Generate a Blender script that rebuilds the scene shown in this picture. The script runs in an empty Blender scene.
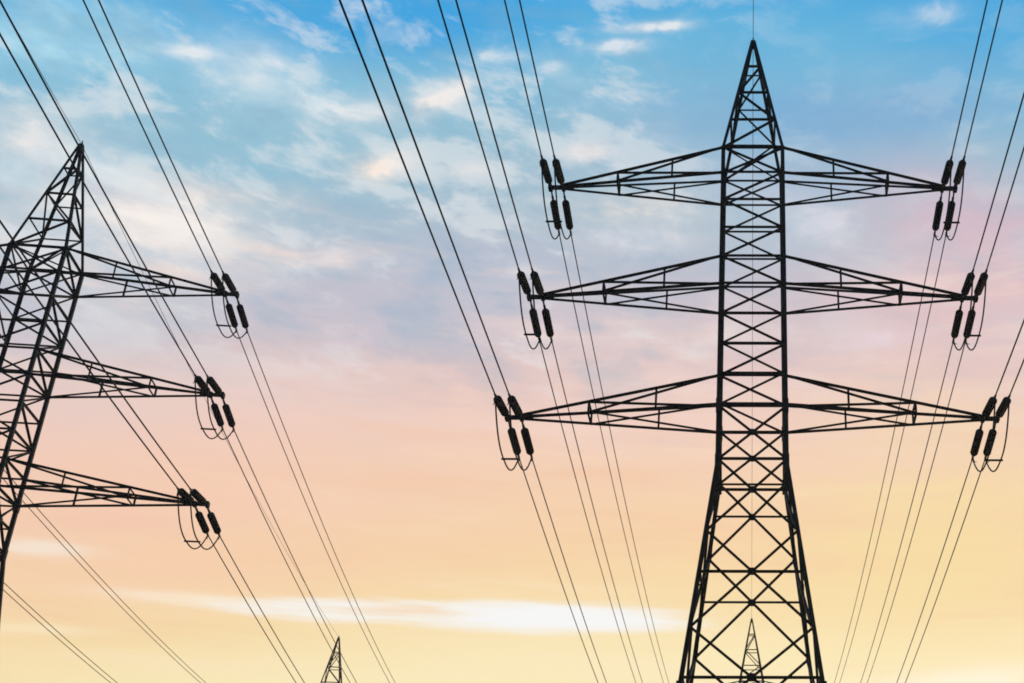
import bpy, bmesh, math, random
from mathutils import Vector, Matrix, Euler
random.seed(7)
C = bpy.context.scene.collection
R = math.radians

# ------------------------------------------------------------------ camera
F_PX, PITCH, EYE = 1323.0, 28.36, 1.7          # focal length in pixels, tilt up, eye height
cam = bpy.data.cameras.new('camera')
cam.sensor_fit = 'HORIZONTAL'; cam.sensor_width = 36.0
cam.lens = F_PX / 1024 * 36.0
cam.shift_x = -(752.4 - 512) / 1024              # cropped frame: the optical axis sits right of centre
cam.clip_start = 0.1; cam.clip_end = 6000
co = bpy.data.objects.new('camera', cam); C.objects.link(co)
co.location = (0, 0, EYE); co.rotation_euler = (Euler((R(90 + PITCH), 0, 0)).to_matrix() @ Matrix.Rotation(R(.15), 3, 'Z')).to_euler()
bpy.context.scene.camera = co

# ------------------------------------------------------------------ exposure
vs = bpy.context.scene.view_settings
vs.view_transform = 'Standard'; vs.look = 'None'; vs.exposure = 0; vs.gamma = 1; vs.use_curve_mapping = False
bpy.context.scene.cycles.max_bounces = 4
bpy.context.scene.cycles.filter_width = 1.8       # the photograph is slightly soft

# ------------------------------------------------------------------ sky
HAZE = .00042
SUN_EL, SUN_AZ = 3.0, 12.0                     # the sun has almost set, ahead and a little to the right

def s2l(c):
    return tuple(((v / 255) / 12.92 if v / 255 <= .04045 else (((v / 255) + .055) / 1.055) ** 2.4) for v in c)

def sky_dir(px, py):
    """azimuth / elevation (degrees) of a spot in the sky, from where it stands in the photograph"""
    p = R(PITCH); u, v = (px - 752) / F_PX, (341.5 - py) / F_PX
    x, y, z = u, math.cos(p) - v * math.sin(p), math.sin(p) + v * math.cos(p)
    return math.degrees(math.atan2(x, y)), math.degrees(math.atan2(z, math.hypot(x, y)))

world = bpy.data.worlds.new('World'); bpy.context.scene.world = world
world.use_nodes = True
nt = world.node_tree; N = nt.nodes; L = nt.links
N.clear()

def val(x, sock):
    if isinstance(x, (int, float)): sock.default_value = x
    else: L.new(x, sock)
def mth(op, a, b=0.0, c=None, clamp=False):
    n = N.new('ShaderNodeMath'); n.operation = op; n.use_clamp = clamp
    val(a, n.inputs[0]); val(b, n.inputs[1])
    if c is not None: val(c, n.inputs[2])
    return n.outputs[0]
def mixc(f, a, b, mode='MIX'):
    n = N.new('ShaderNodeMix'); n.data_type = 'RGBA'; n.blend_type = mode; n.clamp_factor = True
    val(f, n.inputs[0])
    for x, s in ((a, n.inputs[6]), (b, n.inputs[7])):
        if isinstance(x, tuple): s.default_value = (*x, 1)
        else: L.new(x, s)
    return n.outputs[2]
def ramp(f, stops, smooth=True):
    n = N.new('ShaderNodeValToRGB'); r = n.color_ramp
    r.interpolation = 'EASE' if smooth else 'LINEAR'
    while len(r.elements) < len(stops): r.elements.new(1)
    for e, (p_, c_) in zip(r.elements, stops):
        e.position = p_; e.color = (*c_, 1)
    L.new(f, n.inputs[0]); return n.outputs[0]
def smooth(x, lo, hi):
    n = N.new('ShaderNodeMapRange'); n.interpolation_type = 'SMOOTHSTEP'
    val(x, n.inputs[0]); n.inputs[1].default_value = lo; n.inputs[2].default_value = hi
    return n.outputs[0]
def noise(vec, scale, detail=5, rough=.55, dist=0.0):
    n = N.new('ShaderNodeTexNoise'); n.noise_dimensions = '3D'
    L.new(vec, n.inputs['Vector']); n.inputs['Scale'].default_value = scale
    n.inputs['Detail'].default_value = detail; n.inputs['Roughness'].default_value = rough
    n.inputs['Distortion'].default_value = dist
    return n.outputs[0]
def comb(x, y, z=0.0):
    n = N.new('ShaderNodeCombineXYZ'); val(x, n.inputs[0]); val(y, n.inputs[1]); val(z, n.inputs[2]); return n.outputs[0]

tc = N.new('ShaderNodeTexCoord')
sp = N.new('ShaderNodeSeparateXYZ'); L.new(tc.outputs['Generated'], sp.inputs[0])
X, Y, Z = sp.outputs
EL = mth('MULTIPLY', mth('ARCSINE', Z), 180 / math.pi)
AZ = mth('MULTIPLY', mth('ARCTAN2', X, Y), 180 / math.pi)

# soft, slow warp so that colour bands and cloud edges are never ruler straight
warpv = comb(mth('MULTIPLY', AZ, .05), mth('MULTIPLY', EL, .14))
warp = mth('SUBTRACT', noise(warpv, 1.0, 4), .5)
# at the left the warm bands sit a little lower in the sky than straight ahead
ELs = mth('ADD', mth('ADD', EL, mth('MULTIPLY', mth('MULTIPLY', AZ, AZ), .0044)), mth('MULTIPLY', warp, 3.0))
E0, E1 = 8.0, 48.0
BANDS = [(-30, (64, 160, 216)), (30, (94, 174, 216)), (80, (124, 184, 212)), (140, (150, 188, 206)),
         (205, (168, 189, 203)), (262, (180, 188, 202)), (312, (200, 190, 198)), (360, (224, 197, 193)),
         (420, (235, 201, 187)), (480, (240, 204, 175)), (540, (242, 207, 166)), (600, (243, 216, 167)),
         (660, (246, 229, 182)), (740, (249, 234, 192))]
stops = sorted(((sky_dir(752, y)[1] - E0) / (E1 - E0), s2l(c)) for y, c in BANDS)
base = ramp(mth('DIVIDE', mth('SUBTRACT', ELs, E0), E1 - E0, clamp=True), stops, False)

# clouds: each is a soft patch of sky (from px, to px, half thickness px, strength, colour, raggedness, crispness)
n_fine = noise(comb(mth('MULTIPLY', AZ, .20), mth('MULTIPLY', EL, .42), 3.1), 1.0, 8, .6, .3)
n_puff = noise(comb(mth('MULTIPLY', AZ, .36), mth('MULTIPLY', EL, .75), 6.4), 1.0, 8, .6, .4)
n_big = noise(comb(mth('MULTIPLY', AZ, .075), mth('MULTIPLY', EL, .19), 9.7), 1.0, 6, .55, .4)
n_streak = noise(comb(mth('MULTIPLY', AZ, .07), mth('MULTIPLY', EL, .9), 5.3), 1.0, 7, .6, .3)
n_mott = noise(comb(mth('MULTIPLY', AZ, .23), mth('MULTIPLY', mth('ADD', EL, mth('MULTIPLY', AZ, .07)), .60), 4.2), 1.0, 9, .60, .25)
n_band = noise(comb(mth('MULTIPLY', AZ, .085), mth('MULTIPLY', EL, .62), 7.7), 1.0, 9, .6, .25)
WHITE, CREAM, LAV, PINK = (238, 236, 234), (246, 228, 216), (194, 196, 210), (236, 202, 202)
PEACH, GREY, YEL, BLUE = (246, 202, 172), (166, 186, 206), (250, 236, 178), (52, 156, 218)
PATCHES = [
    (230, 22, 600, 18, 42, .8, BLUE, .2, 0), (880, 60, 1060, 40, 50, .3, BLUE, .2, 0),
    (200, 190, 620, 205, 60, .6, (158, 186, 203), .3, 0), (100, 150, 420, 170, 45, .7, (138, 188, 210), .4, 0),
    (-20, 170, 130, 195, 50, .75, (216, 228, 234), .7, 0), (-20, 125, 70, 140, 24, .75, (240, 232, 228), .7, 0),
    (-30, 15, 110, 40, 40, .7, (182, 222, 236), .6, 0), (90, 30, 170, 60, 30, .45, (190, 224, 234), .9, 0),
    (165, 52, 215, 56, 7, .85, (226, 230, 234), .6, 0), (240, 62, 285, 66, 9, .7, (226, 230, 234), .7, 0),
    (235, 78, 275, 86, 9, .8, (232, 232, 232), .7, 0), (265, 88, 345, 116, 12, .7, (222, 230, 234), .8, 0),
    (180, 60, 380, 110, 36, .35, (214, 228, 234), .9, 0),
    (390, 112, 470, 88, 17, .95, (240, 232, 226), .8, 0), (320, 116, 400, 110, 12, .6, WHITE, .8, 0),
    (350, 168, 412, 164, 15, 1.0, (246, 230, 218), .7, 0), (445, 172, 490, 170, 8, .6, (240, 228, 222), .6, 0),
    (474, 59, 524, 57, 7, .75, (222, 230, 236), .9, 0), (538, 69, 566, 66, 6, .5, WHITE, .9, 0),
    (612, 29, 680, 26, 5, .9, WHITE, .8, 0), (592, 49, 648, 45, 7, .8, (230, 232, 236), .9, 0),
    (880, 20, 955, 12, 10, .6, (206, 218, 230), .9, 0),
    (565, 152, 612, 151, 8, .7, (236, 222, 218), .7, 0), (640, 125, 690, 135, 18, .35, (200, 210, 222), .9, 0),
    (530, 70, 640, 105, 22, .3, (190, 214, 228), 1.0, 0),
    (70, 215, 240, 235, 30, 1.0, (246, 236, 228), .8, 0), (150, 260, 280, 262, 18, .85, (244, 230, 220), .8, 0),
    (250, 285, 350, 262, 14, .7, (232, 228, 230), .9, 0), (80, 250, 260, 255, 40, .5, (238, 234, 232), .6, 0),
    (370, 258, 590, 285, 38, .65, (184, 188, 204), .7, 0), (200, 308, 500, 322, 34, .75, (188, 188, 202), .7, 0),
    (560, 212, 720, 205, 18, .55, (238, 226, 216), .8, 0), (590, 236, 690, 238, 12, .7, (222, 220, 226), .8, 0),
    (785, 222, 850, 230, 20, .7, (222, 222, 230), .8, 0), (700, 190, 850, 205, 30, .4, (200, 204, 216), .7, 0),
    (860, 200, 1060, 235, 62, .9, (208, 182, 194), .4, 0), (830, 300, 1060, 300, 48, .7, (229, 192, 190), .4, 0),
    (620, 122, 1060, 108, 46, .8, (122, 168, 208), .3, 0), (640, 178, 900, 172, 26, .5, (160, 178, 204), .4, 0), (660, 60, 860, 60, 40, .4, (92, 172, 216), .3, 0),
    (840, 345, 905, 336, 9, .75, (226, 208, 216), .8, 0), (560, 330, 700, 350, 30, .4, (232, 210, 206), .7, 0),
    (820, 430, 1060, 440, 50, .5, (238, 208, 174), .4, 0), (780, 560, 1080, 525, 85, .7, (241, 217, 158), .3, 0),
    (860, 690, 1060, 676, 16, .6, (252, 244, 226), .5, 0),
    (-30, 310, 240, 320, 44, .75, (198, 200, 208), .4, 0), (-20, 400, 220, 400, 40, .5, (228, 204, 196), .4, 0), (-20, 480, 400, 500, 55, .7, (241, 198, 174), .4, 0),
    (-20, 575, 380, 565, 32, .75, (243, 203, 170), .5, 0), (-20, 520, 200, 527, 10, .45, (240, 190, 170), .8, 0),
    (0, 546, 90, 552, 8, .8, (242, 226, 210), .7, 0),
    (130, 597, 330, 608, 7, .55, (248, 236, 214), .7, 0), (215, 606, 500, 614, 14, .95, (244, 243, 240), .42, 1),
    (350, 614, 720, 623, 17, 1.0, (243, 243, 243), .40, 1), (-30, 628, 100, 634, 5, .5, (250, 234, 204), .8, 0),
    (300, 335, 620, 330, 24, .3, (216, 200, 206), .6, 0),
]
sky = base
# faint warm streaks low down
low = mth('MULTIPLY', smooth(n_streak, .5, .75), smooth(EL, 30, 20))
sky = mixc(mth('MULTIPLY', low, .4), sky, s2l((249, 228, 196)))
low2 = mth('MULTIPLY', smooth(n_streak, .5, .25), smooth(EL, 30, 20))
sky = mixc(mth('MULTIPLY', low2, .40), sky, s2l((238, 188, 156)))
for i, (x0, y0, x1, y1, hw, st, colr, rag, crisp) in enumerate(PATCHES):
    a0, e0 = sky_dir(x0, y0); a1, e1 = sky_dir(x1, y1)
    ac, ec = sky_dir((x0 + x1) / 2, (y0 + y1) / 2)
    slope = (e1 - e0) / (a1 - a0)
    ha = abs(a1 - a0) / 2
    he = abs(sky_dir((x0 + x1) / 2, (y0 + y1) / 2 - hw)[1] - ec)
    # distance along / across the patch, both pushed about by the noise
    dz = mth('ADD', AZ, -ac)
    de = mth('SUBTRACT', mth('SUBTRACT', EL, ec), mth('MULTIPLY', dz, slope))
    along = mth('MULTIPLY', dz, 1 / ha); acr = mth('MULTIPLY', de, 1 / he)
    d2 = mth('ADD', mth('MULTIPLY', along, along), mth('MULTIPLY', acr, acr))
    nz = n_streak if y0 > 500 else (n_puff if hw < 32 else n_fine)
    d2 = mth('ADD', d2, mth('MULTIPLY', mth('SUBTRACT', nz, .5), -7.5 * rag))
    if crisp: m = smooth(d2, 1.25, -.1)
    else: m = mth('EXPONENT', mth('MULTIPLY', mth('MAXIMUM', d2, -.3), -1.0), clamp=True)
    sky = mixc(mth('MULTIPLY', m, st, clamp=True), sky, s2l(colr))
# a broken layer of small clouds over the upper sky, thickest towards the left; mauve and pink streaks
# through the middle
upper_l = mth('MULTIPLY', smooth(EL, 23, 28), smooth(AZ, 4, -9))
upper_a = mth('MULTIPLY', smooth(EL, 23, 28), mth('SUBTRACT', 1.0, mth('MULTIPLY', smooth(EL, 36, 43), .55)))
lay = mth('ADD', mth('MULTIPLY', upper_l, .46), mth('MULTIPLY', upper_a, .22))
lit = smooth(mth('ADD', n_mott, mth('MULTIPLY', mth('SUBTRACT', n_big, .5), .6)), .495, .65)
sky = mixc(mth('MULTIPLY', lit, mth('MULTIPLY', lay, .70)), sky, s2l((232, 232, 232)))
shade = smooth(mth('ADD', n_mott, mth('MULTIPLY', mth('SUBTRACT', n_big, .5), .4)), .52, .30)
sky = mixc(mth('MULTIPLY', shade, mth('MULTIPLY', lay, .52)), sky, s2l((126, 168, 194)))
rip = mth('MULTIPLY', smooth(n_puff, .52, .76), lay)
sky = mixc(mth('MULTIPLY', rip, .30), sky, s2l((234, 232, 232)))
mid = mth('MULTIPLY', smooth(EL, 21, 26), smooth(EL, 34, 30))
sky = mixc(mth('MULTIPLY', mth('MULTIPLY', smooth(n_band, .50, .28), mid), .32), sky, s2l((196, 182, 190)))
sky = mixc(mth('MULTIPLY', mth('MULTIPLY', smooth(n_band, .50, .72), mid), .50), sky, s2l((242, 216, 204)))
# away from the sunset the evening sky is much darker
away = smooth(Y, .45, -.25)
sky = mixc(mth('MULTIPLY', away, .80), sky, s2l((40, 52, 78)))
over = smooth(EL, 50, 75)
sky = mixc(mth('MULTIPLY', over, .75), sky, s2l((40, 84, 140)))
nish = N.new('ShaderNodeTexSky'); nish.sky_type = 'NISHITA'; nish.sun_disc = False
nish.sun_elevation = R(SUN_EL); nish.sun_rotation = R(SUN_AZ)
b1 = N.new('ShaderNodeBackground'); L.new(nish.outputs[0], b1.inputs[0]); b1.inputs[1].default_value = 0.004
b2 = N.new('ShaderNodeBackground'); L.new(sky, b2.inputs[0]); b2.inputs[1].default_value = 1.06
ad = N.new('ShaderNodeAddShader'); L.new(b1.outputs[0], ad.inputs[0]); L.new(b2.outputs[0], ad.inputs[1])
wo = N.new('ShaderNodeOutputWorld'); L.new(ad.outputs[0], wo.inputs[0])

# ------------------------------------------------------------------ sun
sun = bpy.data.lights.new('sun', 'SUN'); sun.energy = 0.6; sun.angle = R(.5); sun.color = (1, .72, .45)
so = bpy.data.objects.new('sun', sun); C.objects.link(so)
sd = Vector((math.sin(R(SUN_AZ)) * math.cos(R(SUN_EL)), math.cos(R(SUN_AZ)) * math.cos(R(SUN_EL)), math.sin(R(SUN_EL))))
so.rotation_euler = sd.to_track_quat('Z', 'Y').to_euler()

# ------------------------------------------------------------------ materials
def mat(name, col, rough=.6, metal=0.0, var=.3, scale=6.0, spec=.3):
    m = bpy.data.materials.new(name); m.use_nodes = True
    t = m.node_tree; b = t.nodes['Principled BSDF']
    b.inputs['Roughness'].default_value = rough; b.inputs['Metallic'].default_value = metal
    b.inputs['Specular IOR Level'].default_value = spec
    tx = t.nodes.new('ShaderNodeTexCoord')
    n = t.nodes.new('ShaderNodeTexNoise'); n.inputs['Scale'].default_value = scale; n.inputs['Detail'].default_value = 6
    t.links.new(tx.outputs['Object'], n.inputs['Vector'])
    r = t.nodes.new('ShaderNodeValToRGB')
    r.color_ramp.elements[0].position = .3; r.color_ramp.elements[1].position = .7
    r.color_ramp.elements[0].color = (*[c * (1 - var) for c in col], 1)
    r.color_ramp.elements[1].color = (*[c * (1 + var) for c in col], 1)
    t.links.new(n.outputs[0], r.inputs[0]); t.links.new(r.outputs[0], b.inputs['Base Color'])
    return m
STEEL = mat('dark_painted_steel', (.022, .018, .017), .7, 0, .35, 3)
PORC = mat('black_glazed_insulator', (.007, .010, .008), .6, 0, .3, 10, .08)
FIT = mat('dark_fittings', (.03, .03, .032), .6, 0, .3, 8)
ALU = mat('clamp_metal', (.12, .12, .11), .5, .4, .2, 8)
WIRE = mat('dark_conductor', (.022, .019, .019), .75, 0, .3, 2)
CONC = mat('concrete', (.32, .31, .29), .9, 0, .25, 3)
GRASS = mat('grassland', (.045, .06, .022), .95, 0, .5, .08)

# ------------------------------------------------------------------ mesh helpers
def perp(d, ref):
    u = ref - d * ref.dot(d)
    if u.length < 1e-4:
        u = d.orthogonal()
    return u.normalized()
def prism(bm, p, q, prof, ref):
    """sweep a flat profile [(u, v)...] from p to q; u runs along ref"""
    p, q = Vector(p), Vector(q); d = (q - p).normalized()
    u = perp(d, Vector(ref)); v = d.cross(u)
    a = [bm.verts.new(p + u * x + v * y) for x, y in prof]
    b = [bm.verts.new(q + u * x + v * y) for x, y in prof]
    n = len(prof)
    for i in range(n): bm.faces.new((a[i], a[(i + 1) % n], b[(i + 1) % n], b[i]))
    bm.faces.new(a[::-1]); bm.faces.new(b)
def angle(bm, p, q, s, ref=(0, 1, 0), t=None):
    """a rolled L-section, s wide, its corner along the line"""
    t = t or max(.012, s * .14); h = s / 2
    d_ = (Vector(q) - Vector(p)).normalized()
    if d_.cross(perp(d_, Vector(ref))).z > 0: p, q = q, p      # the free flange always sits on the upper side
    prism(bm, p, q, [(-h, -h), (h, -h), (h, -h + t), (-h + t, -h + t), (-h + t, h), (-h, h)], ref)
def boxbar(bm, p, q, w, h, ref=(0, 0, 1)):
    prism(bm, p, q, [(-h / 2, -w / 2), (h / 2, -w / 2), (h / 2, w / 2), (-h / 2, w / 2)], ref)
def tube(bm, pts, r, seg=8, cap=True):
    pts = [Vector(p) for p in pts]; rings = []
    ref = None
    for i, p in enumerate(pts):
        d = (pts[min(i + 1, len(pts) - 1)] - pts[max(i - 1, 0)]).normalized()
        u = perp(d, ref if ref is not None else (Vector((0, 0, 1)) if abs(d.z) < .9 else Vector((1, 0, 0))))
        ref = u; v = d.cross(u)
        rr = r[i] if isinstance(r, (list, tuple)) else r
        rings.append([bm.verts.new(p + (u * math.cos(k * 2 * math.pi / seg) + v * math.sin(k * 2 * math.pi / seg)) * rr) for k in range(seg)])
    for a, b in zip(rings, rings[1:]):
        for k in range(seg): bm.faces.new((a[k], a[(k + 1) % seg], b[(k + 1) % seg], b[k]))
    if cap: bm.faces.new(rings[0][::-1]); bm.faces.new(rings[-1])
def obj(name, bm, m, parent=None, smooth=False):
    bmesh.ops.recalc_face_normals(bm, faces=bm.faces)
    me = bpy.data.meshes.new(name); bm.to_mesh(me); bm.free(); me.materials.append(m)
    if smooth:
        for f in me.polygons: f.use_smooth = True
    o = bpy.data.objects.new(name, me); C.objects.link(o)
    if parent: o.parent = parent
    return o
def tag(o, label, cat, group=None):
    o['label'] = label; o['category'] = cat
    if group: o['group'] = group
    return o
def thing(name, label, cat, loc=(0, 0, 0), group=None):
    o = bpy.data.objects.new(name, None); C.objects.link(o); o.location = loc
    o.empty_display_size = .2
    return tag(o, label, cat, group)
def dup(root):
    r = root.copy(); C.objects.link(r)
    for ch in list(root.children):
        c = ch.copy(); C.objects.link(c); c.parent = r
        for g in list(ch.children):
            d = g.copy(); C.objects.link(d); d.parent = c
    return r

# ------------------------------------------------------------------ ground
bm = bmesh.new()
n, size = 60, 2600.0
grid = []
for i in range(n + 1):
    row = []
    for j in range(n + 1):
        u, v = (i / n * 2 - 1), (j / n * 2 - 1)
        x, y = math.copysign(abs(u) ** 2.2, u) * size, math.copysign(abs(v) ** 2.2, v) * size
        z = 0 if math.hypot(x, y) < 260 else min(1, (math.hypot(x, y) - 260) / 300) * 5 * math.sin(x * .004) * math.cos(y * .005)
        row.append(bm.verts.new((x, y, z)))
    grid.append(row)
for i in range(n):
    for j in range(n): bm.faces.new((grid[i][j], grid[i + 1][j], grid[i + 1][j + 1], grid[i][j + 1]))
g = obj('ground', bm, GRASS, None, True); g['kind'] = 'structure'

# ------------------------------------------------------------------ the pylon design (heights above ground)
H = 39.14 + EYE; Z1 = 32.527 + EYE; A = 1.2335; S = 5.2074; PAN = (S - A) / 3
W0 = 1.2
ARM = (7.90, 8.34, 8.73)
ARM_LEFT = (8.3, 8.62, 8.95)
EXTRA_LEFT = .55                                  # its far-side arms are a little longer
ZB = Z1 - 2 * S - A                              # underside of the lowest crossarm
Z_BEND = ZB - 2.2
SPLAY = .127
def half(z):
    w = W0 + (Z1 - z) * .0022
    if z < Z_BEND: w += (Z_BEND - z) * SPLAY
    return w
def corner(sx, sy, z): return Vector((sx * half(z), sy * half(z), z))
CORN = [(-1, -1), (1, -1), (1, 1), (-1, 1)]
FACES = [((-1, -1), (1, -1), (0, -1, 0)), ((1, -1), (1, 1), (1, 0, 0)), ((1, 1), (-1, 1), (0, 1, 0)), ((-1, 1), (-1, -1), (-1, 0, 0))]

def make_pylon(label, ARM, extra=0.0):
    t = thing('lattice_pylon', label, 'pylon', (0, 0, 0), 'lattice pylons of the power lines')
    # legs, each on its own concrete footing
    for sx, sy in CORN:
        bm = bmesh.new()
        zs = [Z1 + .06, ZB, Z_BEND, 12.0, .25]
        for za, zb, s in zip(zs, zs[1:], (.16, .165, .15, .15)):
            a, b = corner(sx, sy, za), corner(sx, sy, zb)
            prism(bm, a, b, [(-s * .5, -s * .5), (s * .5, -s * .5), (s * .5, -s * .34), (-s * .34, -s * .34), (-s * .34, s * .5), (-s * .5, s * .5)],
                  (sx * -1.0, 0, 0))
        for za in (Z_BEND, 12.0, ZB):             # splice plates
            c = corner(sx, sy, za)
            boxbar(bm, c + Vector((0, 0, .26)), c - Vector((0, 0, .26)), .20, .20, (1, 0, 0))
        leg = obj('leg', bm, STEEL, t)
        f = corner(sx, sy, .25)
        bm = bmesh.new()
        tube(bm, [(f.x, f.y, -.4), (f.x, f.y, .3), (f.x, f.y, .34)], [.42, .38, .34], 20)
        obj('footing', bm, CONC, leg)
    # body panels
    lev = []
    for k in range(3):
        z = Z1 - S * k
        lev += [z, z - A] + ([z - A - PAN, z - A - 2 * PAN] if k < 2 else [])
    upper = list(zip(lev, lev[1:]))
    low = [ZB, ZB - 2.1, ZB - 4.92, ZB - 8.45, ZB - 12.3, ZB - 16.8, .9]
    lower = list(zip(low, low[1:]))
    for fi, (c0, c1, nrm) in enumerate(FACES):
        nv = Vector(nrm)
        fs = (.86, 1, 1.08, 1)[fi]
        flip = fi in (2, 3)                        # opposite faces carry the same zigzag
        for k, (za, zb) in enumerate(upper):
            bm = bmesh.new()
            ta, tb = corner(*c0, za), corner(*c1, za); ba, bb = corner(*c0, zb), corner(*c1, zb)
            if (k % 2 == 0) != flip: angle(bm, ta, bb, .088 * fs, nv)
            else: angle(bm, tb, ba, .088 * fs, nv)
            if k == 0 and fi in (0, 2):            # the topmost panel is crossed twice
                a_, b_ = (ta, bb) if flip else (tb, ba)
                angle(bm, a_ - nv * .05, b_ - nv * .05, .088 * fs, nv)
            angle(bm, ta + Vector((0, 0, .02)), tb + Vector((0, 0, .02)), .10 if k == 0 else .088 * fs, nv)
            if zb == ZB: angle(bm, ba, bb, .09, nv)
            obj('lattice_panel', bm, STEEL, t)
        for k, (za, zb) in enumerate(lower):
            bm = bmesh.new()
            ta, tb = corner(*c0, za), corner(*c1, za); ba, bb = corner(*c0, zb), corner(*c1, zb)
            s = .092 * fs
            angle(bm, ta, bb, s, nv); angle(bm, tb - nv * .06, ba - nv * .06, s, nv)
            f_ = half(za) / (half(za) + half(zb)); zc = za + (zb - za) * f_
            angle(bm, corner(*c0, zc) - nv * .03, corner(*c1, zc) - nv * .03, .085, nv)
            if k == 1: angle(bm, ta, tb, .085, nv)
            pan = obj('lattice_panel', bm, STEEL, t)
            ctr = (corner(*c0, zc) + corner(*c1, zc)) / 2
            tw = (tb - ta).normalized(); w_ = .125 + .008 * k
            bm = bmesh.new()
            pr = [ctr + tw * x * w_ + Vector((0, 0, z_ * w_ * .8)) for x, z_ in ((-1, -.45), (-.55, -1), (.55, -1), (1, -.45), (1, .45), (.55, 1), (-.55, 1), (-1, .45))]
            va = [bm.verts.new(p + nv * .05) for p in pr]; vb = [bm.verts.new(p - nv * .08) for p in pr]
            bm.faces.new(va); bm.faces.new(vb[::-1])
            for i in range(8): bm.faces.new((va[i], va[(i + 1) % 8], vb[(i + 1) % 8], vb[i]))
            obj('gusset_plate', bm, STEEL, pan)
    # plan bracing inside the body at the foot of the spire
    bm = bmesh.new(); z = Z1 + .03
    angle(bm, corner(-1, -1, z), corner(1, 1, z), .075, (0, 0, 1))
    angle(bm, corner(1, -1, z + .06), corner(-1, 1, z + .06), .075, (0, 0, 1))
    obj('plan_brace', bm, STEEL, t)
    # pointed spire
    sp_ = bpy.data.objects.new('spire', None); C.objects.link(sp_); sp_.parent = t
    def spc(sx, sy, f):
        w = .035 + (half(Z1) - .035) * f
        return Vector((sx * w, sy * w, H + (Z1 - H) * f))
    for sx, sy in CORN:
        bm = bmesh.new(); angle(bm, spc(sx, sy, 0), spc(sx, sy, 1), .125, (-sx, 0, 0)); obj('spire_leg', bm, STEEL, sp_)
    fr = [.25, .5, .75, 1]
    for fi, (c0, c1, nrm) in enumerate(FACES):
        flip = fi in (2, 3)
        nv = Vector(nrm); bm = bmesh.new()
        for k, f in enumerate(fr[:3]):
            angle(bm, spc(*c0, f), spc(*c1, f), .085, nv)
            a, b = (c0, c1) if (k % 2 == 0) != flip else (c1, c0)
            angle(bm, spc(*b, f), spc(*a, fr[k + 1]), .085, nv)
        obj('spire_lattice', bm, STEEL, sp_)
    bm = bmesh.new()
    tube(bm, [(0, 0, H - .35), (0, 0, H - .06), (0, 0, H + .25)], [.10, .05, .02], 8)
    obj('spire_cap', bm, STEEL, sp_)
    # six crossarms
    for k in range(3):
        zt = Z1 - S * k; zb = zt - A
        for sx in (-1, 1):
            tip = Vector((sx * (ARM[k] + (extra if sx < 0 else 0)), 0, zb + .05))
            arm = bpy.data.objects.new('crossarm', None); C.objects.link(arm); arm.parent = t
            def pt(sy, top, f):
                r = corner(sx, sy, zt if top else zb)
                e = tip + Vector((0, sy * .10, .05 if top else 0))
                return r.lerp(e, f)
            for sy in (-1, 1):
                for top in (0, 1):
                    bm = bmesh.new(); angle(bm, pt(sy, top, 0), pt(sy, top, 1), .090 if sy < 0 else .108, (0, sy, 0)); obj('chord', bm, STEEL, arm)
                bm = bmesh.new(); o_ = Vector((0, sy * .045, 0))
                angle(bm, pt(sy, 1, 0) + o_, pt(sy, 0, .645) + o_, .074 if sy < 0 else .086, (0, sy, 0))
                angle(bm, pt(sy, 1, .645) - o_, pt(sy, 0, 0) - o_, .074 if sy < 0 else .086, (0, sy, 0))
                for f in (.31, .645): angle(bm, pt(sy, 1, f), pt(sy, 0, f), .078, (0, sy, 0))
                obj('arm_lattice', bm, STEEL, arm)
            bm = bmesh.new()
            for top in (0, 1): angle(bm, pt(-1, top, .645), pt(1, top, .645), .078, (0, 0, 1))
            obj('arm_tie', bm, STEEL, arm)
            bm = bmesh.new()                       # tip beam that carries the strings
            boxbar(bm, tip + Vector((-sx * .55, 0, .02)), tip + Vector((sx * .50, 0, .02)), .18, .12)
            boxbar(bm, tip + Vector((-sx * .12, -.16, .02)), tip + Vector((-sx * .12, .16, .02)), .14, .2)
            boxbar(bm, tip + Vector((sx * .42, -.16, .02)), tip + Vector((sx * .42, .16, .02)), .14, .22)
            obj('tip_beam', bm, STEEL, arm)
    return t

D, SPAN = 44.83, 87.23
main = make_pylon('tall black steel lattice pylon seen whole, with six crossarms and a spire', ARM)
main.location = (0, D, 0)
left = make_pylon('big dark lattice pylon cut by the left edge, its three arms pointing right', ARM_LEFT, EXTRA_LEFT)
left.location = (-32.74, 52.26, -.12); left.rotation_euler.z = R(7.57)
def tow(o, x, y, z):
    a = o.rotation_euler.z; c, s = math.cos(a), math.sin(a)
    return Vector((o.location.x + x * c - y * s, o.location.y + x * s + y * c, o.location.z + z))
far_main = dup(main); far_main.location = tow(main, 0, SPAN, 0)
far_main['label'] = 'small distant pylon whose pointed top shows between the legs of the tall pylon'
far_left = dup(left); far_left.location = tow(left, .35, SPAN, 0)
far_left['label'] = 'small distant pylon top at the bottom edge, left of the middle, among the wires'

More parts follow.
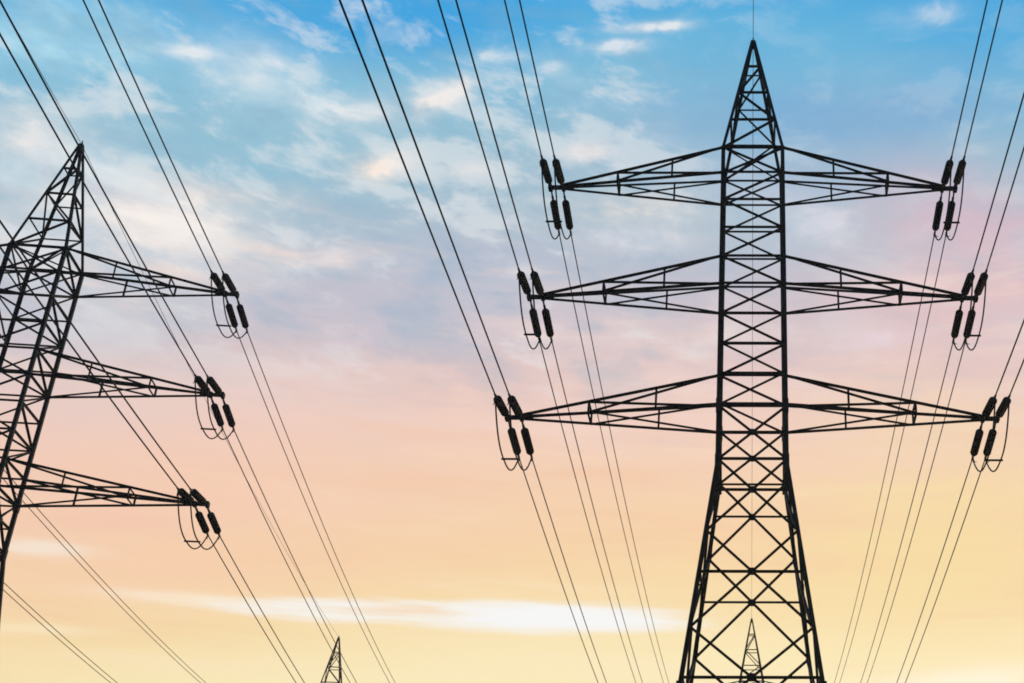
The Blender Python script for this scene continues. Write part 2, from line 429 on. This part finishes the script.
# ------------------------------------------------------------------ insulators, jumpers, conductors
BODY, CLAMP = 1.72, .36                            # parts of a string along its length
TILT = .12                                        # the heavy strings hang a little below the line of pull
def make_insulator(link):
    t = thing('insulator_string', 'x', 'insulator')  # built along +Y from its hanging point
    bm = bmesh.new(); ns = 20; y0 = link + .07; ln = BODY - .14; st = ln / ns
    pts, rad = [], []
    for i in range(ns):
        y = y0 + st * i
        for f, r in ((0, .125), (.12, .150), (.4, .155), (.66, .146), (.8, .125)):
            pts.append((0, y + f * st, 0)); rad.append(r)
    tube(bm, pts, rad, 18); obj('shed_stack', bm, PORC, t, False)
    for y in (link, link + BODY - .09):
        bm = bmesh.new(); tube(bm, [(0, y, 0), (0, y + .015, 0), (0, y + .075, 0), (0, y + .09, 0)], [.06, .12, .12, .06], 14); obj('end_cap', bm, FIT, t, True)
    bm = bmesh.new(); boxbar(bm, (0, -.03, 0), (0, link * .55, 0), .05, .10); boxbar(bm, (0, link * .5, 0), (0, link + .01, 0), .09, .05)
    tube(bm, [(-.06, 0, 0), (.06, 0, 0)], .035, 8)
    obj('shackle', bm, FIT, t)
    bm = bmesh.new(); e = link + BODY
    boxbar(bm, (0, e - .01, 0), (0, e + CLAMP * .45, 0), .05, .08)
    tube(bm, [(0, e + CLAMP * .35, 0), (0, e + CLAMP * .6, 0), (0, e + CLAMP + .1, 0)], [.03, .05, .04], 8)
    obj('clamp', bm, FIT, t)
    bm = bmesh.new()
    tube(bm, [(0, e + .20, -.02), (.02, e + .24, -.14), (.05, e + .18, -.25), (.10, e + .10, -.30)], [.022, .022, .018, .010], 6)
    obj('arcing_horn', bm, FIT, t, True)
    return t
LINKS = {-1: .38, 1: .66}
proto = {}
def place_string(a, d, dirn, label, group):
    """one string hanging from a, pulled along d"""
    o = dup(proto[dirn]) if dirn in proto else proto.setdefault(dirn, make_insulator(LINKS[dirn]))
    o.location = a
    z = (Vector((0, 0, 1)) - d * d.z).normalized(); x = d.cross(z)
    o.rotation_euler = Matrix((x, d, z)).transposed().to_euler()
    tag(o, label, 'insulator', group)
    return o
def wire(name, a, b, sag, r, label, group, k=64, cat='cable'):
    pts = []
    for i in range(k + 1):
        f = i / k; p = a.lerp(b, f); p.z -= 4 * sag * f * (1 - f); pts.append(p)
    bm = bmesh.new(); mid = pts[0].copy()
    tube(bm, [p - mid for p in pts], r, 8)
    o = obj(name, bm, WIRE, None, True); o.location = mid
    return tag(o, label, cat, group)
def pull(a, b):
    d = b - a; d.z = 0; d.normalize(); d.z = -TILT
    return d.normalized()

LV = ('top', 'middle', 'bottom')
def rig(pyl, who, full, ARM, sag_in, sag_out, far_dx=0.0):
    for k in range(3):
        for sx in ((-1, 1) if full else (1, -1)):
            side = ('left ' if sx < 0 else 'right ') if full else ''
            arm = f"{who} pylon's {LV[k]} {side}arm"
            ends = {}
            for j, off in enumerate((-.11, .39)):
                nm = ('inner', 'outer')[j]
                x = sx * (ARM[k] + off + (0 if full or sx > 0 else EXTRA_LEFT)); z = Z1 - S * k - A + .05
                h = tow(pyl, x, 0, z)
                for dirn in (-1, 1):
                    hook = tow(pyl, x, dirn * .17, z - .03)
                    other = tow(pyl, x, dirn * SPAN, z)
                    d = pull(h, other)
                    hook_far = tow(pyl, x + (far_dx if dirn * sx > 0 and dirn > 0 else 0), dirn * (SPAN - .17), z - .03)
                    vis = full or sx > 0
                    if vis:
                        place_string(hook, d, dirn, f"{nm} black ribbed insulator of the {'upper' if dirn < 0 else 'lower'} pair, {arm} tip",
                                     'black insulators at the arm tips')
                        st = hook + d * (LINKS[dirn] + BODY + CLAMP - .02)
                        ends[(j, dirn)] = st
                    else: st = hook
                    wire('power_line', st, hook_far, sag_in if dirn < 0 else sag_out, .028 if dirn < 0 else .024,
                         (f"{nm} dark wire of the pair rising overhead from the {arm}" if dirn < 0 else
                          f"{nm} dark wire of the pair running away downward from the {arm}") if vis else
                         (f"{nm} dark wire of a pair crossing the lower left corner from the hidden {LV[k]} arm" if dirn > 0 else
                          f"{nm} dark wire of a pair passing outside the left edge from the hidden {LV[k]} arm"),
                         'power line conductors')
            if not ends: continue
            jl = thing('jumper_loop', f"twin drooping jumper cables with a spacer under the {arm} tip", 'jumper cable', h, 'jumper cables at the arm tips')
            mids = []
            for j in (0, 1):
                a, b = ends[(j, -1)] - h, ends[(j, 1)] - h
                pts = []
                kk = 28
                for i in range(kk + 1):
                    f = i / kk; p = a.lerp(b, f)
                    p.z -= DROP * (1 - abs(2 * f - 1) ** 2.6)
                    pts.append(p)
                bm = bmesh.new(); tube(bm, pts, .030, 8); obj('cable', bm, WIRE, jl, True)
                mids.append(pts[int(kk * .48)])
            bm = bmesh.new(); e = (mids[1] - mids[0]).normalized() * .08
            boxbar(bm, mids[0] - e, mids[1] + e, .06, .06); obj('spacer', bm, FIT, jl)
    apex = tow(pyl, 0, 0, H + .02)
    for dirn in (-1, 1):
        wire('earth_wire', apex, tow(pyl, far_dx if dirn > 0 else 0, dirn * SPAN, H + .02), 1.1, .012,
             f"thin earth wire {'rising overhead' if dirn < 0 else 'running away down'} from the {who} pylon's pointed top", 'thin earth wires')
DROP = 1.35
rig(main, 'tall', True, ARM, .3, 1.3)
rig(left, 'left', False, ARM_LEFT, 1.0, 1.1, .35)

# ------------------------------------------------------------------ a little evening haze in the air
hm = bpy.data.materials.new('evening_haze'); hm.use_nodes = True
ht = hm.node_tree; ht.nodes.clear()
pv = ht.nodes.new('ShaderNodeVolumePrincipled'); ho = ht.nodes.new('ShaderNodeOutputMaterial')
pv.inputs['Color'].default_value = (.93, .90, .86, 1); pv.inputs['Density'].default_value = HAZE
pv.inputs['Anisotropy'].default_value = .6
ht.links.new(pv.outputs[0], ho.inputs['Volume'])
bm = bmesh.new(); bmesh.ops.create_cube(bm, size=1.0)
for v in bm.verts: v.co = Vector((v.co.x * 5300, v.co.y * 5300, -6.5 if v.co.z < 0 else 43.5))
hz = obj('haze', bm, hm); hz['kind'] = 'stuff'
